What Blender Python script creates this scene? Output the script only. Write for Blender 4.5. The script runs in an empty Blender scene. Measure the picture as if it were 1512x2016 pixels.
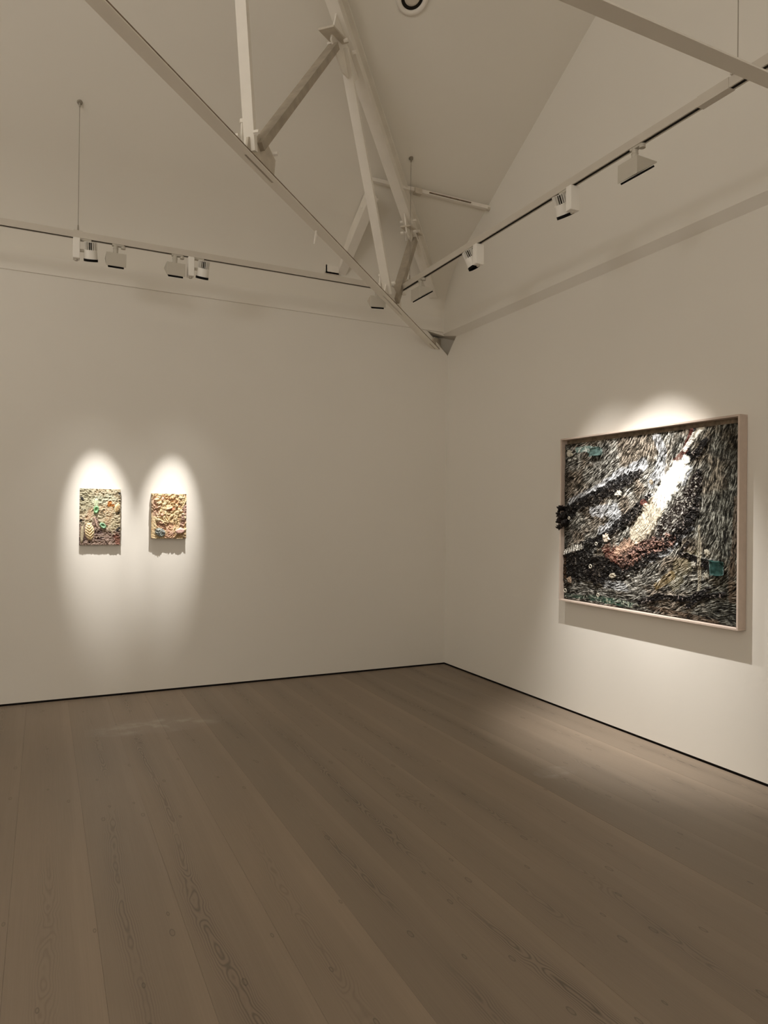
import bpy, bmesh, math, random
import numpy as np
from mathutils import Vector, Matrix

# ------------------------------------------------------------------ camera, world, exposure
S = bpy.context.scene
COL = S.collection
cam_d = bpy.data.cameras.new('camera')
cam = bpy.data.objects.new('camera', cam_d); COL.objects.link(cam); S.camera = cam
cam_d.sensor_fit = 'HORIZONTAL'; cam_d.sensor_width = 36.0
cam_d.lens = 36.0 * 1376.57 / 1512.0
cam_d.clip_start = 0.02; cam_d.clip_end = 100
XR = Vector((0.89882354, -0.43816125, 0.01144404))
YD = Vector((0.01241293, -0.000653, -0.99992274))
ZF = Vector((0.43813487, 0.89889615, 0.00485194))
m = Matrix.Identity(4)
for i in range(3):
    m[i][0] = XR[i]; m[i][1] = -YD[i]; m[i][2] = -ZF[i]
m.translation = Vector((-3.80036, -6.31459, 1.55))
cam.matrix_world = m

w = bpy.data.worlds.new('world'); S.world = w; w.use_nodes = True
w.node_tree.nodes['Background'].inputs[0].default_value = (1.0, 0.86, 0.7, 1)
w.node_tree.nodes['Background'].inputs[1].default_value = 0.02
S.view_settings.view_transform = 'Standard'; S.view_settings.look = 'None'
S.view_settings.gamma = 1.0; S.view_settings.use_curve_mapping = False
S.view_settings.exposure = 0.0
S.cycles.max_bounces = 10; S.cycles.diffuse_bounces = 8
S.cycles.sample_clamp_indirect = 3.0
WARM = (1.0, 0.955, 0.915)

def area(name, loc, target, sx, sy, power, color=WARM):
    l = bpy.data.lights.new(name, 'AREA'); l.shape = 'RECTANGLE'; l.size = sx; l.size_y = sy
    l.energy = power; l.color = color
    o = bpy.data.objects.new(name, l); COL.objects.link(o); o.location = loc
    o.rotation_euler = (Vector(target) - Vector(loc)).to_track_quat('-Z', 'Y').to_euler()
    return o
# unseen fill lights added behind the camera, bounced off the hidden walls
area('fill_light_rear', (-4.5, -8.0, 3.3), (-4.5, -9.0, 1.9), 7.0, 0.3, 60)
area('fill_light_outer', (-8.0, -4.8, 3.3), (-9.0, -4.8, 1.9), 0.3, 7.0, 132)
# unseen fill light added behind the camera to brighten the roof
area('roof_fill_light', (-7.6, -6.6, 3.4), (-6.8, -5.0, 6.5), 1.2, 1.2, 92)

def spot(name, loc, target, power, half, blend, color=(1.0, 0.955, 0.90), radius=0.016):
    l = bpy.data.lights.new(name, 'SPOT'); l.energy = power; l.color = color
    l.spot_size = 2 * math.radians(half); l.spot_blend = blend; l.shadow_soft_size = radius
    o = bpy.data.objects.new(name, l); COL.objects.link(o); o.location = loc
    o.rotation_euler = (Vector(target) - Vector(loc)).to_track_quat('-Z', 'Y').to_euler()
    return o

# ------------------------------------------------------------------ materials
def mat(name, col, rough=0.6, bump=0.0, bscale=40, spec=0.3, var=0.0, vscale=1.5, metal=0.0, attr=None):
    M = bpy.data.materials.new(name); M.use_nodes = True
    nt = M.node_tree; b = nt.nodes['Principled BSDF']
    b.inputs['Base Color'].default_value = (*col, 1); b.inputs['Roughness'].default_value = rough
    b.inputs['Specular IOR Level'].default_value = spec; b.inputs['Metallic'].default_value = metal
    tc = nt.nodes.new('ShaderNodeTexCoord')
    if attr:
        a = nt.nodes.new('ShaderNodeVertexColor'); a.layer_name = attr
        nt.links.new(a.outputs['Color'], b.inputs['Base Color'])
    elif var > 0:
        n = nt.nodes.new('ShaderNodeTexNoise'); n.inputs['Scale'].default_value = vscale
        n.inputs['Detail'].default_value = 5
        nt.links.new(tc.outputs['Object'], n.inputs['Vector'])
        r = nt.nodes.new('ShaderNodeMapRange')
        r.inputs[1].default_value = .3; r.inputs[2].default_value = .7
        r.inputs[3].default_value = 1 - var; r.inputs[4].default_value = 1 + var
        nt.links.new(n.outputs['Fac'], r.inputs[0])
        mx = nt.nodes.new('ShaderNodeMix'); mx.data_type = 'RGBA'; mx.blend_type = 'MULTIPLY'
        mx.inputs[0].default_value = 1; mx.inputs[6].default_value = (*col, 1)
        nt.links.new(r.outputs[0], mx.inputs[7]); nt.links.new(mx.outputs[2], b.inputs['Base Color'])
    if bump > 0:
        n2 = nt.nodes.new('ShaderNodeTexNoise'); n2.inputs['Scale'].default_value = bscale
        n2.inputs['Detail'].default_value = 4
        nt.links.new(tc.outputs['Object'], n2.inputs['Vector'])
        bp = nt.nodes.new('ShaderNodeBump'); bp.inputs['Strength'].default_value = bump
        bp.inputs['Distance'].default_value = 0.01
        nt.links.new(n2.outputs['Fac'], bp.inputs['Height']); nt.links.new(bp.outputs[0], b.inputs['Normal'])
    return M

PLASTER = mat('white_plaster', (.80, .775, .72), .75, .03, 25, .15, .012, .8)
ROOFM = mat('white_roof_board', (.79, .762, .695), .8, .03, 20, .12, .015, .7)
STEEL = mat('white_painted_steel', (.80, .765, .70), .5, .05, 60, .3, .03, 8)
STEELD = mat('darker_painted_steel', (.58, .53, .45), .65, .1, 60, .2, .10, 14)  # darker tone of the painted steel, for plates and small fittings
TRACKM = mat('track_white', (.58, .54, .475), .45, 0, 1, .3, .02, 6)
LAMPW = mat('lamp_white', (.86, .84, .79), .35, 0, 1, .4, .01, 5)
LAMPG = mat('lamp_grey_white', (.52, .49, .425), .5, 0, 1, .3, .01, 5)
BLACK = mat('black_louvre', (.004, .004, .004), .6, 0, 1, .1)
SLOT = mat('track_slot', (.018, .015, .011), .7, 0, 1, .1)
CHORDM = mat('chord_paint', (.90, .87, .80), .6, 0, 1, .15, .02, 3)
SHADE = mat('shaded_painted_steel', (.40, .355, .29), .7, .1, 60, .15, .14, 12)  # white steel coloured darker for the shaded undersides of struts
GAP = mat('shadow_gap', (.015, .013, .012), .9, 0, 1, .05)
WIREM = mat('steel_wire', (.30, .27, .22), .45, 0, 1, .4)
DKBROWN = mat('dark_brown_paint', (.22, .17, .12), .8, .2, 60, .1, .35, 30)  # dark brown; as the chord's edge strip it stands in for shade
FRAMEM = mat('lime_washed_frame_wood', (.60, .50, .43), .6, .06, 90, .2, .05, 20)

def floor_material():
    M = bpy.data.materials.new('lye_treated_plank'); M.use_nodes = True
    nt = M.node_tree; N = nt.nodes; L = nt.links; b = N['Principled BSDF']
    def math_(op, a, c=None, d=None):
        n = N.new('ShaderNodeMath'); n.operation = op
        for k, v in enumerate((a, c, d)):
            if v is None: continue
            if isinstance(v, (int, float)): n.inputs[k].default_value = v
            else: L.new(v, n.inputs[k])
        return n.outputs[0]
    tc = N.new('ShaderNodeTexCoord'); oi = N.new('ShaderNodeObjectInfo')
    sep = N.new('ShaderNodeSeparateXYZ'); L.new(tc.outputs['Object'], sep.inputs[0])
    x, y = sep.outputs[0], sep.outputs[1]; rnd = oi.outputs['Random']
    off = math_('MULTIPLY', rnd, 57.0)
    yo = math_('ADD', y, off)
    def noise(px, py, sx, sy, detail=2, rough=.5):
        c = N.new('ShaderNodeCombineXYZ')
        L.new(math_('MULTIPLY', px, sx), c.inputs[0]); L.new(math_('MULTIPLY', py, sy), c.inputs[1])
        L.new(off, c.inputs[2])
        n = N.new('ShaderNodeTexNoise'); n.inputs['Scale'].default_value = 1
        n.inputs['Detail'].default_value = detail; n.inputs['Roughness'].default_value = rough
        L.new(c.outputs[0], n.inputs['Vector']); return n.outputs['Fac']
    zero = math_('MULTIPLY', x, 0.0)
    wander = math_('MULTIPLY', math_('SUBTRACT', noise(zero, yo, 0, .45, 1), .5), .20)
    wob = math_('MULTIPLY', math_('SUBTRACT', noise(x, yo, 9, 7, 3), .5), .018)
    cx = math_('MULTIPLY', math_('SUBTRACT', rnd, .5), .09)
    d = math_('ADD', math_('SUBTRACT', math_('SUBTRACT', x, cx), wander), wob)
    h = math_('MULTIPLY', math_('SUBTRACT', noise(x, yo, 3, 1.5, 3, .6), .5), .22)
    r = math_('SQRT', math_('ADD', math_('MULTIPLY', d, d), math_('ADD', math_('MULTIPLY', h, h), .0002)))
    ring = math_('SINE', math_('MULTIPLY', r, 850.0))
    ring = math_('POWER', math_('ADD', math_('MULTIPLY', ring, .5), .5), 2.2)
    # cathedral strip lives close to the pith line only
    cen = N.new('ShaderNodeMapRange'); L.new(math_('ABSOLUTE', d), cen.inputs[0])
    cen.inputs[1].default_value = .012; cen.inputs[2].default_value = .060
    cen.inputs[3].default_value = 1; cen.inputs[4].default_value = .05
    patch = N.new('ShaderNodeMapRange'); L.new(noise(zero, yo, 0, .9, 2), patch.inputs[0])
    patch.inputs[1].default_value = .40; patch.inputs[2].default_value = .58
    strip = math_('MULTIPLY', math_('MULTIPLY', ring, cen.outputs[0]), math_('ADD', math_('MULTIPLY', patch.outputs[0], .85), .15))
    # some boards carry hardly any figure
    strip = math_('MULTIPLY', strip, math_('ADD', math_('MULTIPLY', math_('FRACT', math_('MULTIPLY', rnd, 7.31)), .9), .25))
    fine = noise(x, yo, 160, 2.5, 2, .6)
    # knots: sparse cells
    c = N.new('ShaderNodeCombineXYZ'); L.new(math_('MULTIPLY', x, 6.5), c.inputs[0]); L.new(math_('MULTIPLY', yo, 2.6), c.inputs[1]); L.new(off, c.inputs[2])
    vo = N.new('ShaderNodeTexVoronoi'); vo.inputs['Scale'].default_value = 1; vo.voronoi_dimensions = '2D'
    L.new(c.outputs[0], vo.inputs['Vector'])
    kd = vo.outputs['Distance']
    sc = N.new('ShaderNodeSeparateColor'); L.new(vo.outputs['Color'], sc.inputs[0])
    has = math_('GREATER_THAN', sc.outputs[0], .55)
    kr = math_('ADD', math_('MULTIPLY', sc.outputs[1], .035), .025)
    edge = math_('ABSOLUTE', math_('SUBTRACT', kd, kr))
    kl = N.new('ShaderNodeMapRange'); L.new(edge, kl.inputs[0])
    kl.inputs[1].default_value = .004; kl.inputs[2].default_value = .014; kl.inputs[3].default_value = 1; kl.inputs[4].default_value = 0
    knot = math_('MULTIPLY', kl.outputs[0], has)
    inn = math_('MULTIPLY', math_('LESS_THAN', kd, kr), has)
    base = N.new('ShaderNodeMix'); base.data_type = 'RGBA'
    base.inputs[6].default_value = (.262, .206, .155, 1); base.inputs[7].default_value = (.228, .182, .138, 1)
    L.new(rnd, base.inputs[0])
    lown = noise(x, yo, 2.2, .7, 3)
    f1 = N.new('ShaderNodeMapRange'); L.new(lown, f1.inputs[0]); f1.inputs[1].default_value = .3; f1.inputs[2].default_value = .7
    f1.inputs[3].default_value = .91; f1.inputs[4].default_value = 1.07
    f2 = N.new('ShaderNodeMapRange'); L.new(fine, f2.inputs[0]); f2.inputs[1].default_value = .3; f2.inputs[2].default_value = .7
    f2.inputs[3].default_value = .965; f2.inputs[4].default_value = 1.035
    k1 = math_('SUBTRACT', 1.0, math_('MULTIPLY', strip, .52))
    k2 = math_('SUBTRACT', 1.0, math_('MULTIPLY', knot, .32))
    k3 = math_('SUBTRACT', 1.0, math_('MULTIPLY', inn, .10))
    f = math_('MULTIPLY', math_('MULTIPLY', math_('MULTIPLY', f1.outputs[0], f2.outputs[0]), k1), math_('MULTIPLY', k2, k3))
    sap = N.new('ShaderNodeMapRange'); sap.interpolation_type = 'SMOOTHSTEP'
    L.new(math_('ADD', x, math_('MULTIPLY', math_('SUBTRACT', noise(zero, yo, 0, .8, 1), .5), .12)), sap.inputs[0])
    sap.inputs[1].default_value = .075; sap.inputs[2].default_value = .115; sap.inputs[3].default_value = 1.0; sap.inputs[4].default_value = 1.09
    f = math_('MULTIPLY', f, sap.outputs[0])
    mx = N.new('ShaderNodeMix'); mx.data_type = 'RGBA'; mx.blend_type = 'MULTIPLY'; mx.inputs[0].default_value = 1
    L.new(base.outputs[2], mx.inputs[6]); L.new(f, mx.inputs[7])
    # pale noise-broken patches on the boards
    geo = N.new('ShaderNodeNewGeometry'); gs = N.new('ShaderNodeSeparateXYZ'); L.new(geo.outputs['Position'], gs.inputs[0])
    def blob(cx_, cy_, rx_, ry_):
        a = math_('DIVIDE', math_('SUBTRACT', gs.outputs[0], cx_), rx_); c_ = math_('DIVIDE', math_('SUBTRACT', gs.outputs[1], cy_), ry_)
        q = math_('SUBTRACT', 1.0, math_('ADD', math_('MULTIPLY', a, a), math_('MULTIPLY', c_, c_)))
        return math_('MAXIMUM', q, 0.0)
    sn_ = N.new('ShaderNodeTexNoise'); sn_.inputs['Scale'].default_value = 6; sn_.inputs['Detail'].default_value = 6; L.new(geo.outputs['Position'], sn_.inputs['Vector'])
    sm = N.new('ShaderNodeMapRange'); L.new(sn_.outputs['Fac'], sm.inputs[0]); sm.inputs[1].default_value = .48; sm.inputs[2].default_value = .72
    pale_fac = math_('MULTIPLY', math_('ADD', blob(-3.02, -1.0, .55, .22), blob(-.98, -2.95, .16, .10)), math_('ADD', math_('MULTIPLY', sm.outputs[0], .5), .08))
    m3 = N.new('ShaderNodeMix'); m3.data_type = 'RGBA'; L.new(pale_fac, m3.inputs[0]); L.new(mx.outputs[2], m3.inputs[6]); m3.inputs[7].default_value = (.55, .52, .47, 1)
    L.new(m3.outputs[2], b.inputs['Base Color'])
    rr = math_('ADD', math_('MULTIPLY', lown, .18), .34)
    L.new(rr, b.inputs['Roughness']); b.inputs['Specular IOR Level'].default_value = .35
    bp = N.new('ShaderNodeBump'); bp.inputs['Strength'].default_value = .12; bp.inputs['Distance'].default_value = .002
    L.new(math_('SUBTRACT', fine, math_('MULTIPLY', strip, .6)), bp.inputs['Height']); L.new(bp.outputs[0], b.inputs['Normal'])
    return M
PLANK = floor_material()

# ------------------------------------------------------------------ helpers
def link(name, me, material, parent=None, smooth=False):
    if material is not None and not me.materials: me.materials.append(material)
    if smooth:
        for p in me.polygons: p.use_smooth = True
    o = bpy.data.objects.new(name, me); COL.objects.link(o)
    if parent is not None: o.parent = parent
    return o
def build(name, bm, material, parent=None, smooth=False, bevel=0.0, kind=None):
    if bevel > 0:
        bmesh.ops.bevel(bm, geom=bm.edges[:], offset=bevel, segments=1, affect='EDGES')
    bmesh.ops.recalc_face_normals(bm, faces=bm.faces[:])
    me = bpy.data.meshes.new(name); bm.to_mesh(me); bm.free()
    o = link(name, me, material, parent, smooth)
    if kind: o['kind'] = kind
    return o
def empty(name, loc, label, cat, group=None, rz=0.0):
    o = bpy.data.objects.new(name, None); COL.objects.link(o); o.location = loc
    o.rotation_euler = (0, 0, rz); o.empty_display_size = .05
    o['label'] = label; o['category'] = cat
    if group: o['group'] = group
    return o
def tag(o, label, cat, group=None):
    o['label'] = label; o['category'] = cat
    if group: o['group'] = group
    return o
def add_box(bm, lo, hi, M=None):
    r = bmesh.ops.create_cube(bm, size=1)
    lo = Vector(lo); hi = Vector(hi); c = (lo + hi) / 2; d = hi - lo
    for v in r['verts']:
        v.co = Vector((v.co.x * d.x, v.co.y * d.y, v.co.z * d.z)) + c
        if M is not None: v.co = M @ v.co
    return r['verts']
def add_cyl(bm, p, q, r1, r2=None, seg=20, caps=True):
    p = Vector(p); q = Vector(q); r2 = r1 if r2 is None else r2
    r = bmesh.ops.create_cone(bm, cap_ends=caps, segments=seg, radius1=r1, radius2=r2, depth=(q - p).length)
    R = (q - p).to_track_quat('Z', 'Y').to_matrix()
    for v in r['verts']: v.co = R @ v.co + (p + q) / 2
def add_prism(bm, poly, axis_fn, a, b):
    """poly 2D points, axis_fn(u, v, t) -> 3D"""
    A = [bm.verts.new(axis_fn(u, v, a)) for u, v in poly]; B = [bm.verts.new(axis_fn(u, v, b)) for u, v in poly]
    n = len(poly); bm.faces.new(A); bm.faces.new(B[::-1])
    for i in range(n): bm.faces.new((A[i], B[i], B[(i + 1) % n], A[(i + 1) % n]))
def member(poly, p, q, side):
    """extrude section poly (across, along-height) from p to q; side = horizontal across vector"""
    p = Vector(p); q = Vector(q); d = (q - p).normalized(); s = Vector(side).normalized(); h = s.cross(d).normalized()
    if h.z < 0: h = -h
    if abs(h.z) < 1e-3 and h.dot(Vector((1, 1, 0))) < 0: h = -h
    bm = bmesh.new()
    A = [bm.verts.new(p + s * u + h * v) for u, v in poly]; B = [bm.verts.new(q + s * u + h * v) for u, v in poly]
    n = len(poly); bm.faces.new(A); bm.faces.new(B[::-1])
    for i in range(n): bm.faces.new((A[i], B[i], B[(i + 1) % n], A[(i + 1) % n]))
    return bm
def structure(o): o['kind'] = 'structure'; return o

TAN = 0.6286; Z0 = 3.9766
def roof(y): return Z0 - TAN * y
RY = -4.5; RZ = roof(RY)

# ------------------------------------------------------------------ floor
bm = bmesh.new(); add_box(bm, (-9.0, -9.0, -.12), (0.0, 0.0, -.032))
floor = structure(build('floor', bm, GAP))
bm = bmesh.new(); add_box(bm, (-.1498, -4.5, -.03), (.1498, 4.5, 0.0))
bmesh.ops.bevel(bm, geom=[e for e in bm.edges if all(v.co.z > -.01 for v in e.verts)], offset=.0004, segments=1, affect='EDGES')
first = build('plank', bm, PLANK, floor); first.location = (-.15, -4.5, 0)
for k in range(1, 30):
    o = first.copy(); COL.objects.link(o); o.parent = floor
    o.location = (-.15 - .3 * k, -4.5, -.0004 * (k % 3 == 1))

# ------------------------------------------------------------------ walls, roof
T = .25
LZ = 3.472; X2_ = -.055
bm = bmesh.new()   # far wall on the photo's left, with the fascia step above
add_prism(bm, [(0, .016), (0, LZ), (-.012, LZ + .003), (-.012, Z0 + .0), (T, Z0 - TAN * T + .02), (T, .016)], lambda u, v, t: (t, u, v), -9.0, 0.0)
wall_left = structure(build('wall_left', bm, PLASTER))
bm = bmesh.new()   # plaster cove easing the wall into the roof slope
c0_ = Vector((-.012, 3.62)); c1_ = Vector((-.012, Z0 + .004)); c2_ = Vector((-.52, roof(-.52) + .002))
cv = [(1 - q) ** 2 * c0_ + 2 * q * (1 - q) * c1_ + q * q * c2_ for q in [i / 14 for i in range(15)]]
g_ = [[bm.verts.new((x_, p_.x, p_.y)) for p_ in cv] for x_ in (-9.0, X2_)]
for i in range(14): bm.faces.new((g_[0][i], g_[0][i + 1], g_[1][i + 1], g_[1][i]))
structure(build('trim_cove', bm, ROOFM, smooth=True)).name = 'trim_1'
bm = bmesh.new()
X2 = -.060
add_prism(bm, [(T, .016), (0, .016), (0, 3.399), (X2, 3.455), (X2, 3.60), (T, 3.60)], lambda u, v, t: (u, t, v), -9.0, 0.0 + T)
wall_right = structure(build('wall_right', bm, PLASTER))
bm = bmesh.new()
add_prism(bm, [(T, 3.60), (T, roof(T)), (0, Z0), (RY, RZ), (-9.0, Z0), (-9.0, 3.60)], lambda u, v, t: (t, u, v), X2, T)
gable = structure(build('wall_right_gable', bm, PLASTER))
gable.name = 'wall_gable'
bm = bmesh.new(); add_prism(bm, [(0, 0), (0, Z0), (RY, RZ), (-9.0, Z0), (-9.0, 0)], lambda u, v, t: (t, u, v), -9.2, -9.0)
structure(build('wall_outer', bm, PLASTER))
bm = bmesh.new(); add_box(bm, (-9.0, -9.2, 0), (T, -9.0, Z0))
structure(build('wall_rear', bm, PLASTER))
bm = bmesh.new()
add_prism(bm, [(T, roof(T)), (RY, RZ), (-9.2, roof(.2)), (-9.2, roof(.2) + .15), (RY, RZ + .15), (T, roof(T) + .15)], lambda u, v, t: (t, u, v), -9.2, T)
structure(build('ceiling', bm, ROOFM))
bm = bmesh.new(); add_box(bm, (-9.0, .006, -.03), (.02, .03, .017)); structure(build('gap_shade_left', bm, GAP))  # near-black strip paints in the shade of the recess under the wall
bm = bmesh.new(); add_box(bm, (.006, -9.0, -.03), (.03, .02, .017)); structure(build('gap_shade_right', bm, GAP))  # same painted shade in the recess of the right wall

# pocket in the corner that takes the foot of the truss
bm = bmesh.new()
tri = [Vector((-.25, 0, 3.468)), Vector((0, -.17, 3.405)), Vector((0, 0, 3.235)), Vector((0, 0, 3.468))]
f0 = [bm.verts.new(v + Vector((-.06, -.06, 0))) for v in tri[:3]]
f1 = [bm.verts.new(v + Vector((.17, .17, 0))) for v in tri[:3]]
bm.faces.new(f0); bm.faces.new(f1[::-1])
for i in range(3): bm.faces.new((f0[i], f1[i], f1[(i + 1) % 3], f0[(i + 1) % 3]))
cutter = build('pocket_cutter', bm, PLASTER)
for wl in (wall_left, wall_right):
    md = wl.modifiers.new('pocket', 'BOOLEAN'); md.operation = 'DIFFERENCE'; md.solver = 'EXACT'; md.object = cutter
bpy.context.view_layer.update()
dg = bpy.context.evaluated_depsgraph_get()
for wl in (wall_left, wall_right):
    me = bpy.data.meshes.new_from_object(wl.evaluated_get(dg)); wl.modifiers.clear(); wl.data = me
bpy.data.objects.remove(cutter)

# ------------------------------------------------------------------ roof truss over the corner
E2 = Vector((-1, -1, 0)).normalized(); SIDE = Vector((-1, 1, 0)).normalized()
P0 = Vector((-.15, 0, 0))
def tp(s, z, off=0): return Vector((P0.x, P0.y, 0)) + E2 * s + SIDE * off + Vector((0, 0, z))
def rz(s): return roof((E2 * s).y)
truss = empty('roof_truss', tp(0, 3.29), 'large white painted steel roof truss running diagonally out of the corner', 'roof truss')
def part(name, bm, material, root, **k):
    o = build(name, bm, material, root, **k); o.matrix_parent_inverse = Matrix.Translation(-root.location) if root.rotation_euler.z == 0 else root.matrix_world.inverted()
    return o
def isec(wd, h, t): # I section, origin at the bottom centre
    a, b = wd / 2, t / 2
    return [(-a, 0), (a, 0), (a, t), (b, t), (b, h - t), (a, h - t), (a, h), (-a, h), (-a, h - t), (-b, h - t), (-b, t), (-a, t)]
def csec(wd, h): return [(-wd / 2, -h / 2), (wd / 2, -h / 2), (wd / 2, h / 2), (-wd / 2, h / 2)]
def lsec(wd, h, t): return [(-wd / 2, 0), (wd / 2, 0), (wd / 2, t), (-wd / 2 + t, t), (-wd / 2 + t, h), (-wd / 2, h)]
def rsec(wd, h): return [(-wd / 2, 0), (wd / 2, 0), (wd / 2, h), (-wd / 2, h)]
TD = .20
part('top_chord', member(isec(.085, .185, .014), tp(.10, rz(.10) - TD - .03), tp(6.3, rz(6.3) - TD - .03), SIDE), STEEL, truss)
def bz(s): return 3.287 + .0337 * s
part('bottom_chord', member(rsec(.072, .005), tp(-.26, bz(-.26)), tp(6.3, bz(6.3)), SIDE), CHORDM, truss)
part('edge_shade_strip', member(rsec(.008, .008), tp(-.2, bz(-.2) + .005, -.032), tp(6.3, bz(6.3) + .005, -.032), SIDE), DKBROWN, truss)  # dark strip along the chord edge, standing in for shade
def web(a, b, poly, material=STEEL): return part('web_member', member(poly, tp(*a), tp(*b), SIDE), material, truss)
web((3.80, 3.46), (4.16, 5.75), csec(.062, .03))
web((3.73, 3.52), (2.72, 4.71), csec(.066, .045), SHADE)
web((1.535, 3.40), (2.56, 4.80), csec(.070, .035))
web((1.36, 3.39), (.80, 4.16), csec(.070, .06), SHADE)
def plate(pts, t=.012, material=STEEL, off=0.0, name='gusset_plate'):
    bm = bmesh.new()
    A = [bm.verts.new(tp(s, z, off - t / 2)) for s, z in pts]; B = [bm.verts.new(tp(s, z, off + t / 2)) for s, z in pts]
    n = len(pts); bm.faces.new(A); bm.faces.new(B[::-1])
    for i in range(n): bm.faces.new((A[i], B[i], B[(i + 1) % n], A[(i + 1) % n]))
    return part(name, bm, material, truss)
plate([(3.86, bz(3.86)), (3.56, bz(3.56)), (3.54, 3.54), (3.66, 3.60), (3.84, 3.52)], material=STEELD)
plate([(1.66, bz(1.66)), (1.16, bz(1.16)), (1.20, 3.43), (1.40, 3.49), (1.60, 3.46)])
plate([(2.28, rz(2.28) - .23), (2.70, rz(2.70) - .23), (2.78, 4.72), (2.58, 4.62), (2.38, 4.66)], material=STEEL)
plate([(.62, rz(.62) - .23), (1.12, rz(1.12) - .23), (1.05, 4.10), (.84, 4.06)], material=STEEL)
plate([(-.22, bz(-.2)), (.22, bz(.2)), (.05, 3.40), (-.2, 3.44)], material=STEELD)
bm = bmesh.new()
for a, b in [((2.82, 4.76), (2.50, 4.90))]:
    member_pts = [(-.055, 0), (.055, 0), (.055, .012), (-.055, .012)]
bm2 = member(member_pts, tp(2.86, 4.74), tp(2.60, 4.80), SIDE); part('cap_plate', bm2, STEELD, truss); bm.free()
bm2 = member(rsec(.10, .012), tp(1.08, 4.14), tp(.70, 4.20), SIDE); part('cap_plate', bm2, STEELD, truss)
def bolt(s, z, off, r=.013, ln=.03):
    bm = bmesh.new(); a = tp(s, z, off); add_cyl(bm, a, a + SIDE * ln * (1 if off > 0 else -1), r, seg=6); part('bolt', bm, STEEL, truss)
for s, z in [(3.85, 3.53), (3.64, 3.52), (1.58, 3.47), (1.28, 3.47), (2.66, 4.78), (2.50, 4.80), (.98, 4.13), (.88, 4.17), (1.0, 4.22)]:
    bolt(s, z, -.045); bolt(s, z, .045)
for s, z, l in [(3.82, 3.49, .12), (1.62, 3.42, .10), (.91, 4.08, .12)]:   # short threaded tie rods beside the nodes
    bm = bmesh.new(); a = tp(s, z, .045); add_cyl(bm, a, a + Vector((0, 0, l)), .007, seg=8)
    add_cyl(bm, a + Vector((0, 0, l)), a + Vector((0, 0, l + .02)), .013, seg=6); part('tie_rod', bm, STEEL, truss)
bm = bmesh.new(); add_cyl(bm, tp(2.85, 3.43, .042), tp(2.91, 3.31, .042), .005, seg=8)
add_cyl(bm, tp(2.91, 3.31, .042), tp(2.93, bz(2.93) + .004, .02), .006, seg=8); part('hook', bm, STEEL, truss)
# dark edge of the far chord where it meets the wall
# ------------------------------------------------------------------ jack rafter, purlin, tie beam
raf = empty('rafter', (-1.245, -.02, 3.93), 'short white steel rafter leaning down the roof slope to the wall beside the truss foot', 'rafter')
def on_roof(y, drop, x): return Vector((x, y, roof(y) - drop))
part('beam', member(rsec(.075, .115), on_roof(-.01, .145, -1.245), on_roof(-.77, .145, -1.245), (1, 0, 0)), STEEL, raf)
part('bottom_flange', member(rsec(.085, .008), on_roof(-.01, .155, -1.24), on_roof(-.79, .155, -1.24), (1, 0, 0)), STEEL, raf)
bm = bmesh.new(); add_box(bm, (-1.42, -.11, 3.845), (-1.285, -.014, 3.862)); add_box(bm, (-1.42, -.11, 3.845), (-1.405, -.014, 3.96)); add_box(bm, (-1.42, -.11, 3.845), (-1.285, -.098, 3.925))
part('wall_bracket', bm, STEEL, raf, bevel=.001)
bm = bmesh.new(); add_box(bm, (-1.30, -.05, 3.80), (-1.19, -.013, 3.83)); part('base_plate', bm, STEEL, raf)
for yy in (-.64, -.74):
    bm = bmesh.new(); c = on_roof(yy, .09, -1.245); add_cyl(bm, c + Vector((-.05, 0, 0)), c + Vector((.05, 0, 0)), .011, seg=6); part('bolt', bm, STEEL, raf)
pur = empty('purlin', (-.6, -.80, roof(-.80) - .02), 'thin horizontal purlin with dark edge between the truss and the right wall', 'purlin')
part('angle_bar', member(lsec(.035, .032, .006), (-1.31, -.83, roof(-.83) - .062), (-.061, -.83, roof(-.83) - .062), (0, 1, 0)), STEEL, pur)
o = part('dark_strip', member(rsec(.010, .008), (-.72, -.853, roof(-.83) - .052), (-.28, -.853, roof(-.83) - .052), (0, 1, 0)), DKBROWN, pur); o['label'] = 'dark strip'  # dark brown strip along part of the purlin
bm = bmesh.new(); add_box(bm, (-.87, -.865, roof(-.83) - .085), (-.80, -.815, roof(-.83) - .035)); part('clamp', bm, STEELD, pur)
bm = bmesh.new(); add_cyl(bm, (-.088, -.83, roof(-.83) - .052), (-.060, -.83, roof(-.83) - .052), .020, seg=10); part('end_plate', bm, STEELD, pur)

tie = empty('tie_beam', (-2.0, -4.515, 3.27), 'white tie beam crossing the upper right corner in front of the track', 'tie beam')
part('bottom_plate', member(rsec(.066, .008), (-8.9, -4.51, 3.27), (-.002, -4.51, 3.27), (0, 1, 0)), ROOFM, tie)

# round fitting on the roof slope at the top edge of the picture
nrm = Vector((0, -TAN, -1)).normalized()
cl = empty('ceiling_light', (-1.505, -1.965, roof(-1.965)), 'round recessed light ring set in the sloping roof at the top of the picture', 'ceiling light')
c0 = Vector(cl.location)
bm = bmesh.new(); bmr = bm
seg = 40; prof = [(.118, 0), (.118, .012), (.108, .020), (.088, .020), (.082, .006), (.082, 0)]
t1 = Vector((1, 0, 0)); t2 = nrm.cross(t1)
rings = []
for k in range(seg):
    a = 2 * math.pi * k / seg; dirv = t1 * math.cos(a) + t2 * math.sin(a)
    rings.append([bm.verts.new(c0 + dirv * r + nrm * h) for r, h in prof])
for k in range(seg):
    for j in range(len(prof) - 1): bm.faces.new((rings[k][j], rings[(k + 1) % seg][j], rings[(k + 1) % seg][j + 1], rings[k][j + 1]))
part('trim_ring', bm, STEEL, cl, smooth=True)
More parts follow.
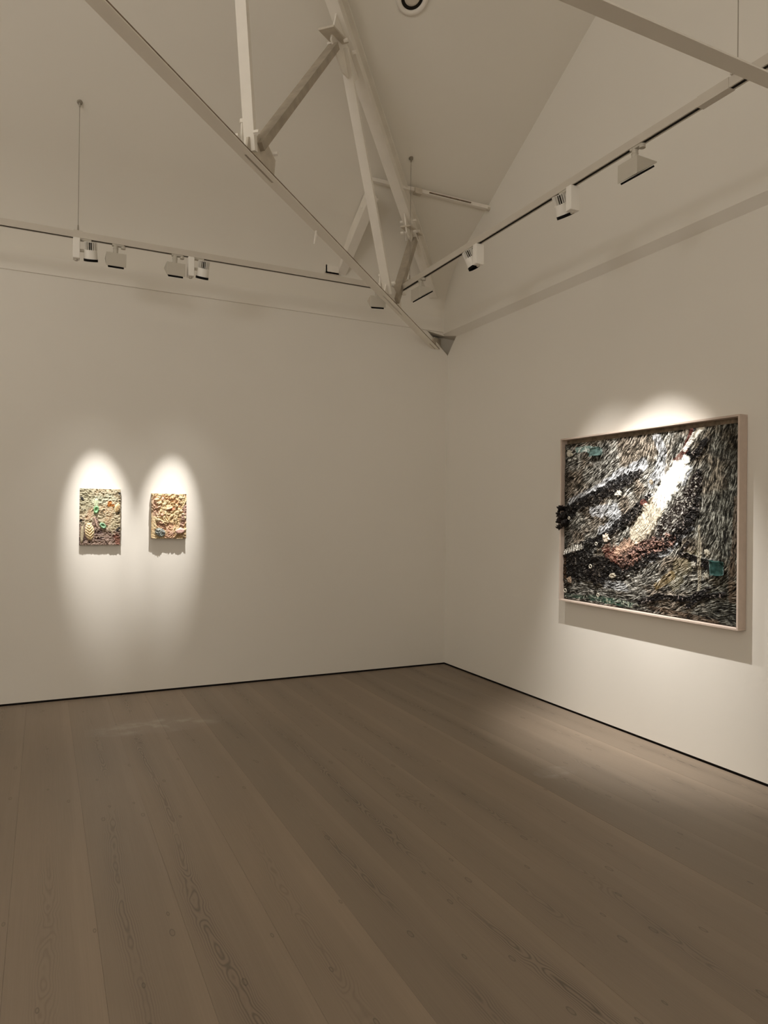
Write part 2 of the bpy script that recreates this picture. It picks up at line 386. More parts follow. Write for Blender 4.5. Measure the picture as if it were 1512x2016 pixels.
bm = bmesh.new(); add_cyl(bm, c0 + nrm * .001, c0 + nrm * .005, .083, seg=32); part('dark_baffle', bm, SLOT, cl)
bm = bmesh.new(); add_cyl(bm, c0 + nrm * .004, c0 + nrm * .012, .06, .045, seg=32); part('lens', bm, STEELD, cl)

# ------------------------------------------------------------------ lighting tracks and wires
TZ0, TZ1 = 3.516, 3.562
def track(name, a, b, across, label):
    mid = (Vector(a) + Vector(b)) / 2
    t = empty(name, (mid.x, mid.y, TZ0), label, 'lighting track')
    H = TZ1 - TZ0; wd = .038; q = .0105
    sec = [(-wd / 2, 0), (-q, 0), (-q, .02), (q, .02), (q, 0), (wd / 2, 0), (wd / 2, H), (-wd / 2, H)]
    part('rail', member(sec, (*a, TZ0), (*b, TZ0), across), TRACKM, t)
    part('conductor_slot', member([(-q, .002), (q, .002), (q, .019), (-q, .019)], (*a, TZ0), (*b, TZ0), across), SLOT, t)
    return t
tl = track('lighting_track', (-8.9, -.83), (-1.03, -.83), (0, 1, 0), 'white ceiling track running level along the left wall')
tr = track('lighting_track', (-1.0, -.80), (-1.0, -8.9), (1, 0, 0), 'white ceiling track running level along the right wall')
bm = bmesh.new(); add_box(bm, (-1.0215, -4.14, TZ0 - .003), (-.9785, -3.97, TZ1 + .002)); part('joint_cover', bm, TRACKM, tr)
def wire(x, y, label):
    zt = roof(y); t = empty('suspension_wire', (x, y, TZ1), label, 'wire', 'steel wires holding the lighting tracks')
    bm = bmesh.new(); add_cyl(bm, (x, y, TZ1 + .03), (x, y, zt - .02), .0022, seg=8); part('cable', bm, WIREM, t)
    bm = bmesh.new(); add_cyl(bm, (x, y, TZ1), (x, y, TZ1 + .05), .008, .0045, seg=10); part('gripper', bm, WIREM, t)
    bm = bmesh.new(); add_box(bm, (x - .03, y - .016, TZ1), (x + .03, y + .016, TZ1 + .008)); part('track_clip', bm, TRACKM, t)
    bm = bmesh.new(); add_cyl(bm, (x, y, zt), Vector((x, y, zt)) + nrm * .012, .02, .016, seg=16)
    add_cyl(bm, Vector((x, y, zt)) + nrm * .01, (x, y, zt - .035), .009, .005, seg=10); part('ceiling_hook', bm, WIREM, t)
    return t
wire(-3.60, -.83, 'thin steel wire holding the track above the left wall')
wire(-1.0, -1.02, 'thin steel wire beside the truss foot holding the right track')
wire(-1.0, -4.17, 'thin steel wire at the far right above the tie beam')

# ------------------------------------------------------------------ lamps
def spotlight(loc, track_dir, box_side, aim, label, power=0, half=10, blend=.6, extra=()):
    """loc on the track bottom; box_side +1/-1 along track_dir"""
    t = empty('track_spotlight', loc, label, 'spotlight', 'round spotlights on the tracks')
    L = Vector(loc); D = Vector(track_dir).normalized(); Ac = Vector((-D.y, D.x, 0))
    F = Matrix(((D.x, Ac.x, 0, L.x), (D.y, Ac.y, 0, L.y), (0, 0, 1, L.z), (0, 0, 0, 1)))
    bx = .055 * box_side
    bm = bmesh.new(); add_box(bm, (bx - .023, -.034, -.150), (bx + .023, .034, -.004), F); part('driver_box', bm, LAMPW, t, bevel=.003)
    bm = bmesh.new(); add_box(bm, (-.055, -.015, -.014), (.045, .015, .004), F); part('track_adapter', bm, LAMPG, t, bevel=.003)
    pv = F @ Vector((-.040 * box_side, 0, -.080)); ax = (Vector(aim) - pv).normalized()
    bm = bmesh.new(); add_cyl(bm, F @ Vector((bx, 0, -.085)), pv, .011, seg=12); part('yoke', bm, LAMPG, t)
    rad = .047
    body = bmesh.new(); add_cyl(body, pv - ax * .012, pv + ax * .05, rad * .92, rad, seg=36); part('head', body, LAMPW, t, smooth=False)
    core = bmesh.new(); add_cyl(core, pv - ax * .062, pv - ax * .010, rad * .62, seg=18); part('heat_sink_core', core, SLOT, t)
    s1 = ax.orthogonal().normalized(); s2 = ax.cross(s1)
    fm = None
    for k in range(18):
        a = 2 * math.pi * k / 18; rv = s1 * math.cos(a) + s2 * math.sin(a); tv = ax.cross(rv)
        bm = bmesh.new(); o_ = []
        for q in (-.064, -.010):
            for rr_ in (rad * .58, rad * .94):
                for tt in (-.0012, .0012): o_.append(bm.verts.new(pv + ax * q + rv * rr_ + tv * tt))
        for f in ((0, 1, 3, 2), (4, 6, 7, 5), (0, 4, 5, 1), (2, 3, 7, 6), (0, 2, 6, 4), (1, 5, 7, 3)): bm.faces.new([o_[i] for i in f])
        part('cooling_fin', bm, LAMPW, t)
    bm = bmesh.new(); add_cyl(bm, pv - ax * .066, pv - ax * .0635, rad * .86, seg=24); part('fin_cap', bm, LAMPW, t)
    sn = bmesh.new(); add_cyl(sn, pv + ax * .05, pv + ax * .068, rad * 1.03, seg=36, caps=False)
    add_cyl(sn, pv + ax * .05, pv + ax * .068, rad * .93, seg=36, caps=False)
    add_cyl(sn, pv + ax * .0495, pv + ax * .051, rad * .95, seg=36); part('snoot', sn, BLACK, t)
    bm = bmesh.new(); add_cyl(bm, F @ Vector((bx, 0, -.162)), F @ Vector((bx, 0, -.15)), .012, seg=10); part('knob', bm, LAMPG, t)
    lp = pv + ax * .072
    for (pw, hf, bl, tg) in extra: spot('spotlight_beam', lp, tg, pw, hf, bl)
    return t
def washer(loc, yaw, label):
    t = empty('wall_washer', loc, label, 'wall washer', 'square wall washers on the tracks')
    L = Vector(loc); F = Matrix.Translation(L) @ Matrix.Rotation(yaw, 4, 'Z')
    bm = bmesh.new(); add_cyl(bm, F @ Vector((0, 0, 0)), F @ Vector((0, 0, -.080)), .017, seg=16)
    add_cyl(bm, F @ Vector((0, 0, -.030)), F @ Vector((0, 0, -.033)), .019, seg=16); part('stem', bm, LAMPG, t)
    bm = bmesh.new(); add_box(bm, (-.025, -.015, -.012), (.055, .015, .004), F); part('track_adapter', bm, LAMPG, t, bevel=.002)
    bm = bmesh.new(); add_cyl(bm, F @ Vector((.052, 0, -.004)), F @ Vector((.052, 0, -.024)), .016, seg=16); part('locking_knob', bm, LAMPG, t)
    z = -.078
    sec = [(-.055, z), (.090, z - .003), (.089, z - .009), (-.055, z - .098)]
    bm = bmesh.new(); add_prism(bm, sec, lambda u, v, q: F @ Vector((q, u, v)), -.068, .068); part('housing', bm, LAMPG, t, bevel=.0015)
    a = Vector((0, .080, z - .017)); b = Vector((0, -.048, z - .098)); d = (b - a).normalized(); n = Vector((0, d.z, -d.y)); n = n if n.z < 0 else -n
    bm = bmesh.new()
    vs = [bm.verts.new(F @ (Vector((sx, 0, 0)) + p + n * k)) for sx in (-.054, .054) for p in (a, b) for k in (.001, .011)]
    for f in ((0, 1, 3, 2), (4, 6, 7, 5), (0, 4, 5, 1), (2, 3, 7, 6), (0, 2, 6, 4), (1, 5, 7, 3)): bm.faces.new([vs[i] for i in f])
    part('louvre', bm, BLACK, t)
    return t
LX, LY = (1, 0, 0), (0, -1, 0)
P1 = Vector((-3.37, 0, 1.40)); P2 = Vector((-2.815, 0, 1.42)); P3 = Vector((0, -2.72, 1.62))
spotlight((-3.555, -.83, TZ0), LX, -1, P1, 'leftmost round white spotlight, below the wire on the left track',
          extra=[(430, 9.8, 1.0, P1 + Vector((0, 0, .04))), (20, 26, 1.0, P1 + Vector((0, 0, -1.0)))])
spotlight((-2.750, -.83, TZ0), LX, -1, P2, 'round white spotlight right of a square washer on the left track',
          extra=[(390, 9.4, 1.0, P2 + Vector((0, 0, .04))), (20, 26, 1.0, P2 + Vector((0, 0, -1.0)))])
washer((-3.345, -.83, TZ0), 0, 'square washer next to the leftmost spotlight on the left track')
washer((-2.922, -.83, TZ0), 0, 'square washer just left of the second round spotlight on the left track')
washer((-1.22, -.83, TZ0), math.radians(-14), 'tilted square washer at the corner end of the left track beneath the truss')
spotlight((-1.0, -3.02, TZ0), LY, 1, P3, 'round spotlight in the middle of the right track showing its cooling fins',
          extra=[(420, 25, 1.0, Vector((0, -2.76, .86))), (110, 11, 1.0, Vector((0, -2.84, 1.50)))])
spotlight((-1.0, -2.02, TZ0), LY, 1, Vector((0, -2.3, 1.3)), 'round spotlight seen behind its square driver box, nearest the corner on the right track',
          extra=[(130, 25, 1.0, Vector((0, -2.70, .86))), (70, 12, 1.0, Vector((0, -2.62, 1.48)))])
washer((-1.0, -1.22, TZ0), math.radians(-90), 'wedge shaped washer beside the truss foot on the right track')
washer((-1.0, -3.56, TZ0), math.radians(-90), 'largest wedge shaped washer, nearest the tie beam on the right track')

# ------------------------------------------------------------------ relief paintings
rng = np.random.default_rng(7)
def vnoise(ny, nx, cell, seed, octaves=1):
    out = np.zeros((ny, nx)); amp = 1; tot = 0
    for o in range(octaves):
        c = max(cell / 2 ** o, 1.2); g = np.random.default_rng(seed + o).random((int(ny / c) + 3, int(nx / c) + 3))
        yy = np.arange(ny) / c; xx = np.arange(nx) / c
        y0 = yy.astype(int); x0 = xx.astype(int); fy = (yy - y0)[:, None]; fx = (xx - x0)[None]
        fy = fy * fy * (3 - 2 * fy); fx = fx * fx * (3 - 2 * fx)
        a = g[y0][:, x0]; b = g[y0][:, x0 + 1]; c2 = g[y0 + 1][:, x0]; d = g[y0 + 1][:, x0 + 1]
        out += amp * (a * (1 - fy) * (1 - fx) + b * (1 - fy) * fx + c2 * fy * (1 - fx) + d * fy * fx)
        tot += amp; amp *= .55
    return out / tot
def sample(img, y, x):
    ny, nx = img.shape
    y = np.clip(y, 0, ny - 1.001); x = np.clip(x, 0, nx - 1.001); y0 = y.astype(int); x0 = x.astype(int); fy = y - y0; fx = x - x0
    return img[y0, x0] * (1 - fy) * (1 - fx) + img[y0, x0 + 1] * (1 - fy) * fx + img[y0 + 1, x0] * fy * (1 - fx) + img[y0 + 1, x0 + 1] * fy * fx
def lic(noise, ang, steps):
    ny, nx = noise.shape; Y, X = np.mgrid[0:ny, 0:nx].astype(float); acc = noise.copy(); ca, sa = np.cos(ang), -np.sin(ang)
    for sgn in (1, -1):
        y, x = Y.copy(), X.copy()
        for k in range(steps):
            c = sample(ca, y, x); s = sample(sa, y, x); x += sgn * c * 1.3; y += sgn * s * 1.3; acc += sample(noise, y, x)
    acc = (acc - acc.mean()) / acc.std(); return acc
def poly_mask(U, V, pts, aspect, soft=.25, wob=None):
    """pts (u, v, r) with r in metres; returns 0..1"""
    best = np.full(U.shape, -9.0)
    w_, h_ = aspect
    if len(pts) == 1: pts = [pts[0], pts[0]]
    for (u0, v0, r0), (u1, v1, r1) in zip(pts[:-1], pts[1:]):
        dx, dy = (u1 - u0) * w_, (v1 - v0) * h_; L2 = dx * dx + dy * dy + 1e-9
        px, py = (U - u0) * w_, (V - v0) * h_
        t = np.clip((px * dx + py * dy) / L2, 0, 1); d = np.hypot(px - t * dx, py - t * dy); r = r0 + (r1 - r0) * t
        best = np.maximum(best, 1 - d / r)
    if wob is not None: best = best + (wob - .5) * .8
    return np.clip(best / soft, 0, 1)
def mixc(C, col, mk): C += (np.array(col) - C) * mk[..., None]
def relief_mesh(name, O, Ud, Vd, Nd, u0, u1, v0, v1, Wd, Hd, H, C, base, material, parent):
    ny, nx = H.shape; O = np.array(O, float); Ud = np.array(Ud, float); Vd = np.array(Vd, float); Nd = np.array(Nd, float)
    us = np.linspace(u0, u1, nx) * Wd; vs = np.linspace(v0, v1, ny) * Hd
    P = O + us[None, :, None] * Ud + vs[:, None, None] * Vd + (H + base)[..., None] * Nd
    P = P.reshape(-1, 3)
    idx = np.arange(ny * nx).reshape(ny, nx)
    q = np.stack([idx[:-1, :-1], idx[1:, :-1], idx[1:, 1:], idx[:-1, 1:]], -1).reshape(-1, 4)
    loop = np.concatenate([idx[0, :-1], idx[:-1, -1], idx[-1, :0:-1], idx[:0:-1, 0]])
    h = (P[loop] - O) @ Nd
    back = P[loop] - h[:, None] * Nd + .002 * Nd
    n0 = len(P); bi = n0 + np.arange(len(loop)); P = np.concatenate([P, back])
    sk = np.stack([loop, np.roll(loop, -1), np.roll(bi, -1), bi], -1)
    F = np.concatenate([q, sk]); Cc = np.concatenate([C.reshape(-1, 3), C.reshape(-1, 3)[loop] * 0 + np.array([.45, .38, .30])])
    me = bpy.data.meshes.new(name); me.vertices.add(len(P)); me.vertices.foreach_set('co', P.ravel())
    me.loops.add(F.size); me.loops.foreach_set('vertex_index', F.ravel().astype(np.int32))
    me.polygons.add(len(F)); me.polygons.foreach_set('loop_start', (np.arange(len(F)) * 4).astype(np.int32))
    me.update(calc_edges=True)
    ca = me.color_attributes.new('paint', 'FLOAT_COLOR', 'POINT')
    ca.data.foreach_set('color', np.concatenate([np.clip(Cc, 0, 1), np.ones((len(Cc), 1))], 1).ravel())
    me.materials.append(material)
    me.polygons.foreach_set('use_smooth', np.ones(len(F), bool))
    o = bpy.data.objects.new(name, me); COL.objects.link(o); o.parent = parent
    if parent: o.matrix_parent_inverse = Matrix.Translation(-parent.location)
    return o
IMPASTO = mat('impasto_paint', (.3, .3, .3), .55, .15, 300, .14, attr='paint')
IMPASTO2 = mat('impasto_paint_matt', (.3, .3, .3), .55, .2, 300, .35, attr='paint')

D = dict(
darkA=[(-0.01,0.5,0.07),(0.111,0.406,0.048),(0.239,0.361,0.053),(0.35,0.306,0.053),(0.429,0.269,0.044),(0.496,0.241,0.031)],
darkB=[(0.01,0.805,0.105),(0.165,0.756,0.134),(0.244,0.792,0.12),(0.355,0.765,0.095),(0.45,0.733,0.082),(0.565,0.67,0.06),(0.657,0.604,0.058),(0.737,0.527,0.057),(0.771,0.439,0.056),(0.791,0.339,0.047),(0.804,0.26,0.032)],
darkB2=[(0.144,0.663,0.045),(0.251,0.623,0.049),(0.334,0.561,0.032),(0.388,0.519,0.047),(0.448,0.478,0.046),(0.514,0.415,0.039),(0.554,0.369,0.022)],
darkT=[(0.751,0.184,0.033),(0.747,0.133,0.03),(0.771,0.063,0.024),(0.788,0.025,0.021)],
darkT2=[(0.748,0.191,0.026),(0.803,0.16,0.028),(0.833,0.106,0.026)],
darkR=[(0.759,0.606,0.019),(0.716,0.66,0.017),(0.888,0.725,0.049)],
darkL=[(0.503,0.94,0.024),(0.614,0.894,0.027),(0.761,0.888,0.022),(0.856,0.826,0.022)],
darkL2=[(0.762,0.925,0.022),(0.823,0.866,0.018),(0.921,0.845,0.021)],
red=[(0.308,0.67,0.064),(0.398,0.705,0.078),(0.5,0.642,0.056),(0.611,0.613,0.039)],
redT=[(0.686,0.186,0.015),(0.73,0.16,0.023),(0.754,0.097,0.021),(0.771,0.048,0.017)],
red2=[(0.522,0.399,0.026),(0.562,0.423,0.02)],
peach=[(0.483,0.604,0.041),(0.449,0.621,0.052),(0.38,0.666,0.042),(0.424,0.687,0.031)],
cream=[(0.609,0.393,0.059),(0.563,0.461,0.07),(0.523,0.532,0.076),(0.474,0.581,0.056)],
white=[(0.741,0.191,0.03),(0.712,0.233,0.057),(0.669,0.289,0.06),(0.639,0.341,0.057),(0.617,0.393,0.049)],
whiteT=[(0.816,0.036,0.015),(0.782,0.071,0.013),(0.74,0.139,0.011)],
blue1=[(0.059,0.392,0.035),(0.239,0.319,0.039),(0.376,0.25,0.053),(0.512,0.195,0.051)],
blue2=[(0.211,0.446,0.044),(0.342,0.446,0.066),(0.379,0.503,0.047),(0.27,0.563,0.043)],
blue3=[(0.59,0.056,0.04),(0.622,0.135,0.035),(0.608,0.241,0.059),(0.561,0.299,0.04)],
blue4=[(0.755,0.235,0.028),(0.728,0.3,0.029)],
blue5=[(0.292,0.863,0.039),(0.418,0.872,0.031),(0.364,0.83,0.017)],
blue6=[(0.565,0.708,0.022),(0.657,0.656,0.021),(0.716,0.593,0.019),(0.779,0.526,0.015)],
fringe=[(0.009,0.702,0.021),(0.072,0.676,0.025),(0.139,0.659,0.025)],
ochre=[(0.561,0.292,0.022)], ochre2=[(0.673,0.774,0.035),(0.598,0.843,0.026)],
olive=[(0.787,0.676,0.056),(0.717,0.733,0.067),(0.689,0.817,0.058)],
cord=[(0.807,0.525,0.013),(0.811,0.639,0.02),(0.812,0.739,0.018),(0.809,0.832,0.013)],
teal1=[(0.096,0.076,0.025),(0.167,0.074,0.029),(0.246,0.103,0.035)],
green=[(0.023,0.965,0.014),(0.168,0.959,0.018),(0.311,0.956,0.028),(0.419,0.961,0.027),(0.495,0.965,0.016)],
brown=[(0.97,0.386,0.014),(0.965,0.521,0.018),(0.96,0.657,0.021),(0.955,0.759,0.026),(0.959,0.861,0.035)],
brownB=[(0.568,0.962,0.016),(0.719,0.968,0.017),(0.89,0.981,0.02)],
brownL=[(0.022,0.858,0.021),(0.02,0.724,0.014)],
darkM=[(0.79,0.30,0.045),(0.74,0.40,0.075),(0.68,0.48,0.085),(0.62,0.56,0.07)],
darkN=[(0.66,0.60,0.06),(0.54,0.64,0.06),(0.42,0.72,0.07)])

def big_painting():
    W_, H_ = 1.61, 1.295; ins = .018
    t = empty('framed_painting', (-.03, -2.69, 1.5325), 'large dark silvery impasto painting in a pale wooden tray frame on the right wall', 'painting')
    y0, y1, z1, z0 = -1.885, -1.885 - W_, 2.18, 2.18 - H_
    dp = .072; fw = .013
    for nm, lo, hi in (('frame_rail', (-dp, y1, z1 - fw), (-.002, y0, z1)), ('frame_rail', (-dp, y1, z0), (-.002, y0, z0 + fw)),
                       ('frame_rail', (-dp, y1, z0 + fw), (-.002, y1 + fw, z1 - fw)), ('frame_rail', (-dp, y0 - fw, z0 + fw), (-.002, y0, z1 - fw))):
        bm = bmesh.new(); add_box(bm, lo, hi); part(nm, bm, FRAMEM, t, bevel=.0012)
    bm = bmesh.new(); add_box(bm, (-.012, y1 + fw, z0 + fw), (-.004, y0 - fw, z1 - fw)); o = part('backing_board', bm, DKBROWN, t)
    nx, ny = 860, 690
    ua, ub, va, vb = ins / W_, 1 - (ins + .004) / W_, (ins + .028) / H_, 1 - ins / H_
    U, V = np.meshgrid(np.linspace(ua, ub, nx), np.linspace(va, vb, ny)); asp = (W_, H_)
    # flow angle (radians, from horizontal right, up positive)
    cp = [(.05,.15,20),(.3,.2,38),(.1,.35,34),(.3,.33,32),(.45,.2,45),(.6,.1,62),(.65,.25,60),(.5,.35,48),(.15,.6,34),(.3,.5,30),(.4,.45,38),
          (.7,.3,58),(.6,.5,55),(.5,.6,40),(.35,.7,20),(.2,.8,10),(.8,.15,58),(.9,.1,66),(.9,.35,72),(.85,.5,70),(.95,.7,85),(.78,.65,55),(.7,.75,38),
          (.6,.8,25),(.55,.72,36),(.4,.88,4),(.2,.95,-2),(.6,.92,14),(.8,.92,6),(.95,.92,-4),(.8,.8,30),(.9,.8,10),(.05,.7,40)]
    num = 0; den = 0
    for u, v, a in cp:
        wgt = np.exp(-(((U - u) * 1.24) ** 2 + (V - v) ** 2) / (2 * .075 ** 2)) + 1e-6; num = num + wgt * math.radians(a); den = den + wgt
    ang = num / den + (vnoise(ny, nx, 26, 5, 3) - .5) * 1.5
    n1 = rng.random((ny, nx)); l1 = lic(n1, ang, 6)
    n2 = vnoise(ny, nx, 2.6, 21); l2 = lic(n2, ang + .12, 9)
    streak = .60 * l1 + .55 * l2 + .5 * (vnoise(ny, nx, 9, 23, 2) - .5) * 3
    blob = vnoise(ny, nx, 26, 31, 4); blob2 = .6 * vnoise(ny, nx, 9, 41, 3) + .4 * vnoise(ny, nx, 4, 43, 2)
    rid = 1 - np.abs(vnoise(ny, nx, 14, 51, 3) * 2 - 1) * 2.2
    big = vnoise(ny, nx, 70, 61, 3)
    wob = vnoise(ny, nx, 16, 71, 3)
    gr = dict(darkA=1.2, darkB=1.15, darkB2=1.15, white=1.3, cream=1.15, darkT=1.2, darkT2=1.2, whiteT=1.4, redT=1.2, red=.9)
    M = {k: poly_mask(U, V, [(a_, b_, c_ * gr.get(k, 1)) for a_, b_, c_ in p], asp, .28, wob) for k, p in D.items()}
    dark = np.maximum.reduce([M[k] for k in ('darkA', 'darkB', 'darkB2', 'darkT', 'darkT2', 'darkR', 'darkL', 'darkL2')])
    soften = np.clip(.35 + .9 * vnoise(ny, nx, 22, 81, 2), 0, 1)
    # colour
    lum = np.clip(.36 + .46 * streak, 0, 1)
    C = np.zeros((ny, nx, 3))
    lowc = np.array([.006, .005, .004]); midc = np.array([.12, .113, .095]); hic = np.array([.72, .71, .66])  # palest silver paint also carries the gloss glints as colour
    a = np.clip(lum * 2, 0, 1)[..., None]; b = np.clip(lum * 2 - 1, 0, 1)[..., None] ** 1.3
    C = lowc * (1 - a) + midc * a; C = C * (1 - b) + hic * b
    br = np.clip((big - .48) * 5, 0, 1) * .55; C = C * (1 - br[..., None] * np.array([.25, .45, .6]))
    green = np.clip((U - .66) * 4, 0, 1) * .65
    C = C * (1 - green[..., None] * np.array([.62, .59, .64]))
    edge = np.clip(1 - U / .09, 0, 1); C *= (1 - .75 * edge[..., None])  # light falloff put into the colour: canvas darker toward its edges
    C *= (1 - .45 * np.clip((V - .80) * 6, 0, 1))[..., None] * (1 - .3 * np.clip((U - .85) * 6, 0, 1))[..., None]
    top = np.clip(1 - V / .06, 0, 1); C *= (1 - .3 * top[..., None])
    for k, s_ in (('blue1', .85), ('blue2', .9), ('blue3', .75), ('blue4', .8), ('blue5', .55), ('blue6', .7)):
        mixc(C, (.78, .82, .88), M[k] * s_ * np.clip(.35 + .45 * streak, 0, 1))
    mixc(C, (.42, .36, .18), M['olive'] * .25 * np.clip(.6 + .3 * streak, 0, 1))
    mixc(C, (.50, .33, .10), np.maximum(M['ochre2'] * .45, M['ochre'] * .6) * np.clip(.5 + .3 * streak, 0, 1))
    mixc(C, (.0045, .0035, .0035), dark * np.clip(1.15 - .5 * (blob2 > .62), 0, 1) * .97)
    fleck = np.clip((blob2 - .63) * 9, 0, 1) * dark * np.clip((U - .25) * 3, .15, 1)
    mixc(C, (.42, .36, .34), fleck * .75)
    mixc(C, (.10, .032, .022), M['red'] * .8 * np.clip(blob * 2.6 - .4, 0, 1)); mixc(C, (.42, .27, .20), M['red'] * np.clip(streak * .6 - .1, 0, 1) * .8)
    mixc(C, (.16, .05, .035), np.maximum(M['redT'] * .8, M['red2'] * .8) * np.clip(.6 + .3 * streak, 0, 1))
    mixc(C, (.56, .38, .28), M['peach'] * np.clip(.65 + .35 * streak, 0, 1))
    mixc(C, (.68, .62, .49), M['cream'] * np.clip(.85 + .3 * streak, 0, 1))
    mixc(C, (.92, .92, .84), M['white'] * np.clip(1.0 + .2 * streak, 0, 1))
    mixc(C, (.9, .87, .78), M['whiteT'])
    # fine branching dark lines that fan through the cream area
    fan = np.arctan2((V - .66) * H_, (U - .60) * W_); fl = np.abs(np.sin(fan * 34 + 3 * big)) < .18
    mixc(C, (.16, .08, .05), fl * np.maximum(M['cream'] * .85, M['peach'] * .85) * (rid > .1))
    net = (np.abs(vnoise(ny, nx, 9, 91, 2) - .5) < .022)
    mixc(C, (.25, .27, .22), net * M['white'] * .4)
    mixc(C, (.80, .78, .72), M['fringe'] * np.clip(.5 + .5 * np.sin(U * 420), 0, 1))
    mixc(C, (.52, .47, .36), M['cord'] * np.clip(.5 + .4 * np.sin(U * 700 + 3 * wob), 0, 1) * .75)
    mixc(C, (.22, .36, .34), M['teal1'] * .75); mixc(C, (.75, .80, .76), M['teal1'] * np.clip((blob2 - .5) * 8, 0, 1))
    mixc(C, (.03, .07, .05), M['green'] * .85 * np.clip(big * 3 - .8, 0, 1)); mixc(C, (.40, .45, .36), M['green'] * np.clip((blob2 - .57) * 9, 0, 1))
    mixc(C, (.14, .08, .045), np.maximum.reduce([M['brown'], M['brownB'], M['brownL']]) * .5 * np.clip(.5 + .5 * streak, 0, 1))
    mess = np.maximum(M['darkM'], M['darkN'] * .9); fk = np.clip((blob2 - .50) * 9, 0, 1); fk2 = np.clip((vnoise(ny, nx, 7, 97, 3) - .52) * 9, 0, 1)
    mess = mess * (1 - .9 * M['white']) * (1 - .85 * M['cream'])
    mixc(C, (.012, .007, .006), mess * .9); mixc(C, (.55, .52, .47), M['darkM'] * fk * fk2 * .9 * (1 - M['white'])); mixc(C, (.34, .20, .16), M['darkN'] * fk * .8 * (1 - M['cream']))
    mixc(C, (.60, .58, .52), M['darkM'] * np.clip(streak * .8 - .8, 0, 1))
    C *= (.75 + .5 * rng.random((ny, nx)))[..., None]
    # height
    Hh = .0014 * streak + .010 * (big - .5) + .005 * (blob - .5) + (M['darkM'] + M['darkN']) * .012 * (blob2 - .4)
    Hh += dark * (.016 * (blob - .35) + .012 * (blob2 - .35) + .004)
    Hh += M['red'] * .006 * rid + np.maximum(M['white'], M['cream']) * .004 + M['cord'] * .004
    Hh = Hh * (1 - .45 * M['white'])
    Hh = np.clip(Hh, -.012, .034)
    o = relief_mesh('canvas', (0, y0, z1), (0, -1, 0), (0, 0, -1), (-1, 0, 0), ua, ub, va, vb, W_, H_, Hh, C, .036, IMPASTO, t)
    o['label'] = 'thickly painted silver grey canvas'
    def P(u, v, h): return Vector((-.036 - h, y0 - u * W_, z1 - v * H_))
    def lump(name, u, v, r, col, seed, rough=.4, flat=.45, sy=1.0, label=None):
        rr_ = random.Random(seed); bm = bmesh.new(); bmesh.ops.create_icosphere(bm, subdivisions=3, radius=1)
        from mathutils import noise as mn
        for vtx in bm.verts:
            n_ = vtx.co.normalized(); k = 1 + rough * mn.noise(n_ * 2.2 + Vector((seed * 3.1, 0, 0))) + .25 * rough * mn.noise(n_ * 6 + Vector((seed, 1, 0)))
            vtx.co = Vector((-n_.x * flat * r * k, n_.y * r * k, n_.z * r * sy * k)) + P(u, v, .008)
        o = part(name, bm, mat('lump_paint', tuple(c_ * .8 for c_ in col), .5, .3, 120, .3, .35, 60), t, smooth=False)
        if label: o['label'] = label
    crm = (.62, .58, .48)
    for i, (u, v, r, c, sy) in enumerate([(.05,.094,.024,crm,.9),(.848,.651,.018,(.45,.42,.34),1),(.846,.764,.015,(.42,.40,.33),1.2),(.788,.712,.018,(.42,.40,.34),1),
            (.346,.811,.026,(.55,.50,.40),.7),(.059,.867,.022,(.40,.30,.22),1),(.377,.348,.026,(.75,.73,.64),.7),(.303,.6,.024,(.80,.70,.58),1.1),(.05,.135,.015,(.8,.8,.74),.5),(.09,.13,.012,(.7,.7,.62),.6)]):
        lump('shard', u, v, r, c, i + 2, 1.1, .3, sy)
    # lumpy overhang past the left edge of the frame
    for i, (u, v, r) in enumerate([(.004, .43, .022), (-.003, .465, .026), (.002, .505, .028), (-.001, .545, .022), (.02, .48, .03), (.03, .52, .028)]):
        rr_ = random.Random(i); bm = bmesh.new(); bmesh.ops.create_icosphere(bm, subdivisions=3, radius=1)
        from mathutils import noise as mn
        for vtx in bm.verts:
            n_ = vtx.co.normalized(); k = .95 + .95 * mn.noise(n_ * 3.4 + Vector((i * 5.1, 0, 0)))
            vtx.co = Vector((n_.x * .030 * k, n_.y * r * k, n_.z * r * k)) + P(u, v, .030)
        part('dark_lump', bm, IMPD, t, smooth=True)
    for u, v, r in [(.065,.49,.010),(.254,.637,.011),(.217,.771,.013),(.042,.934,.014),(.269,.931,.012)]:
        bm = bmesh.new(); c = P(u, v, .030); n = 16
        vs = []
        for k in range(n):
            a = 2 * math.pi * k / n; d_ = Vector((0, math.cos(a), math.sin(a)))
            vs.append([bm.verts.new(c + d_ * (r + .0035 * math.cos(b_)) + Vector((-.0035 * math.sin(b_), 0, 0))) for b_ in (0, 1.57, 3.14, 4.71)])
        for k in range(n):
            for j in range(4): bm.faces.new((vs[k][j], vs[(k + 1) % n][j], vs[(k + 1) % n][(j + 1) % 4], vs[k][(j + 1) % 4]))
        part('shell_ring', bm, SHELL, t, smooth=True)
    def patch(corners, col, seed, lab):
        bm = bmesh.new(); n = 12; g = []
        from mathutils import noise as mn
        for j in range(n):
            row = []
            for i in range(n):
                a, b = i / (n - 1), j / (n - 1)
                u = (corners[0][0] * (1 - a) + corners[1][0] * a) * (1 - b) + (corners[3][0] * (1 - a) + corners[2][0] * a) * b
                v = (corners[0][1] * (1 - a) + corners[1][1] * a) * (1 - b) + (corners[3][1] * (1 - a) + corners[2][1] * a) * b
                k = mn.noise(Vector((i * .35, j * .35, seed)))
                row.append(bm.verts.new(P(u + .004 * k, v + .004 * k, .020 + .007 * k + (.008 if j in (0, n - 1) else 0))))
            g.append(row)
        for j in range(n - 1):
            for i in range(n - 1): bm.faces.new((g[j][i], g[j + 1][i], g[j + 1][i + 1], g[j][i + 1]))
        r_ = bmesh.ops.solidify(bm, geom=bm.faces[:], thickness=.004)
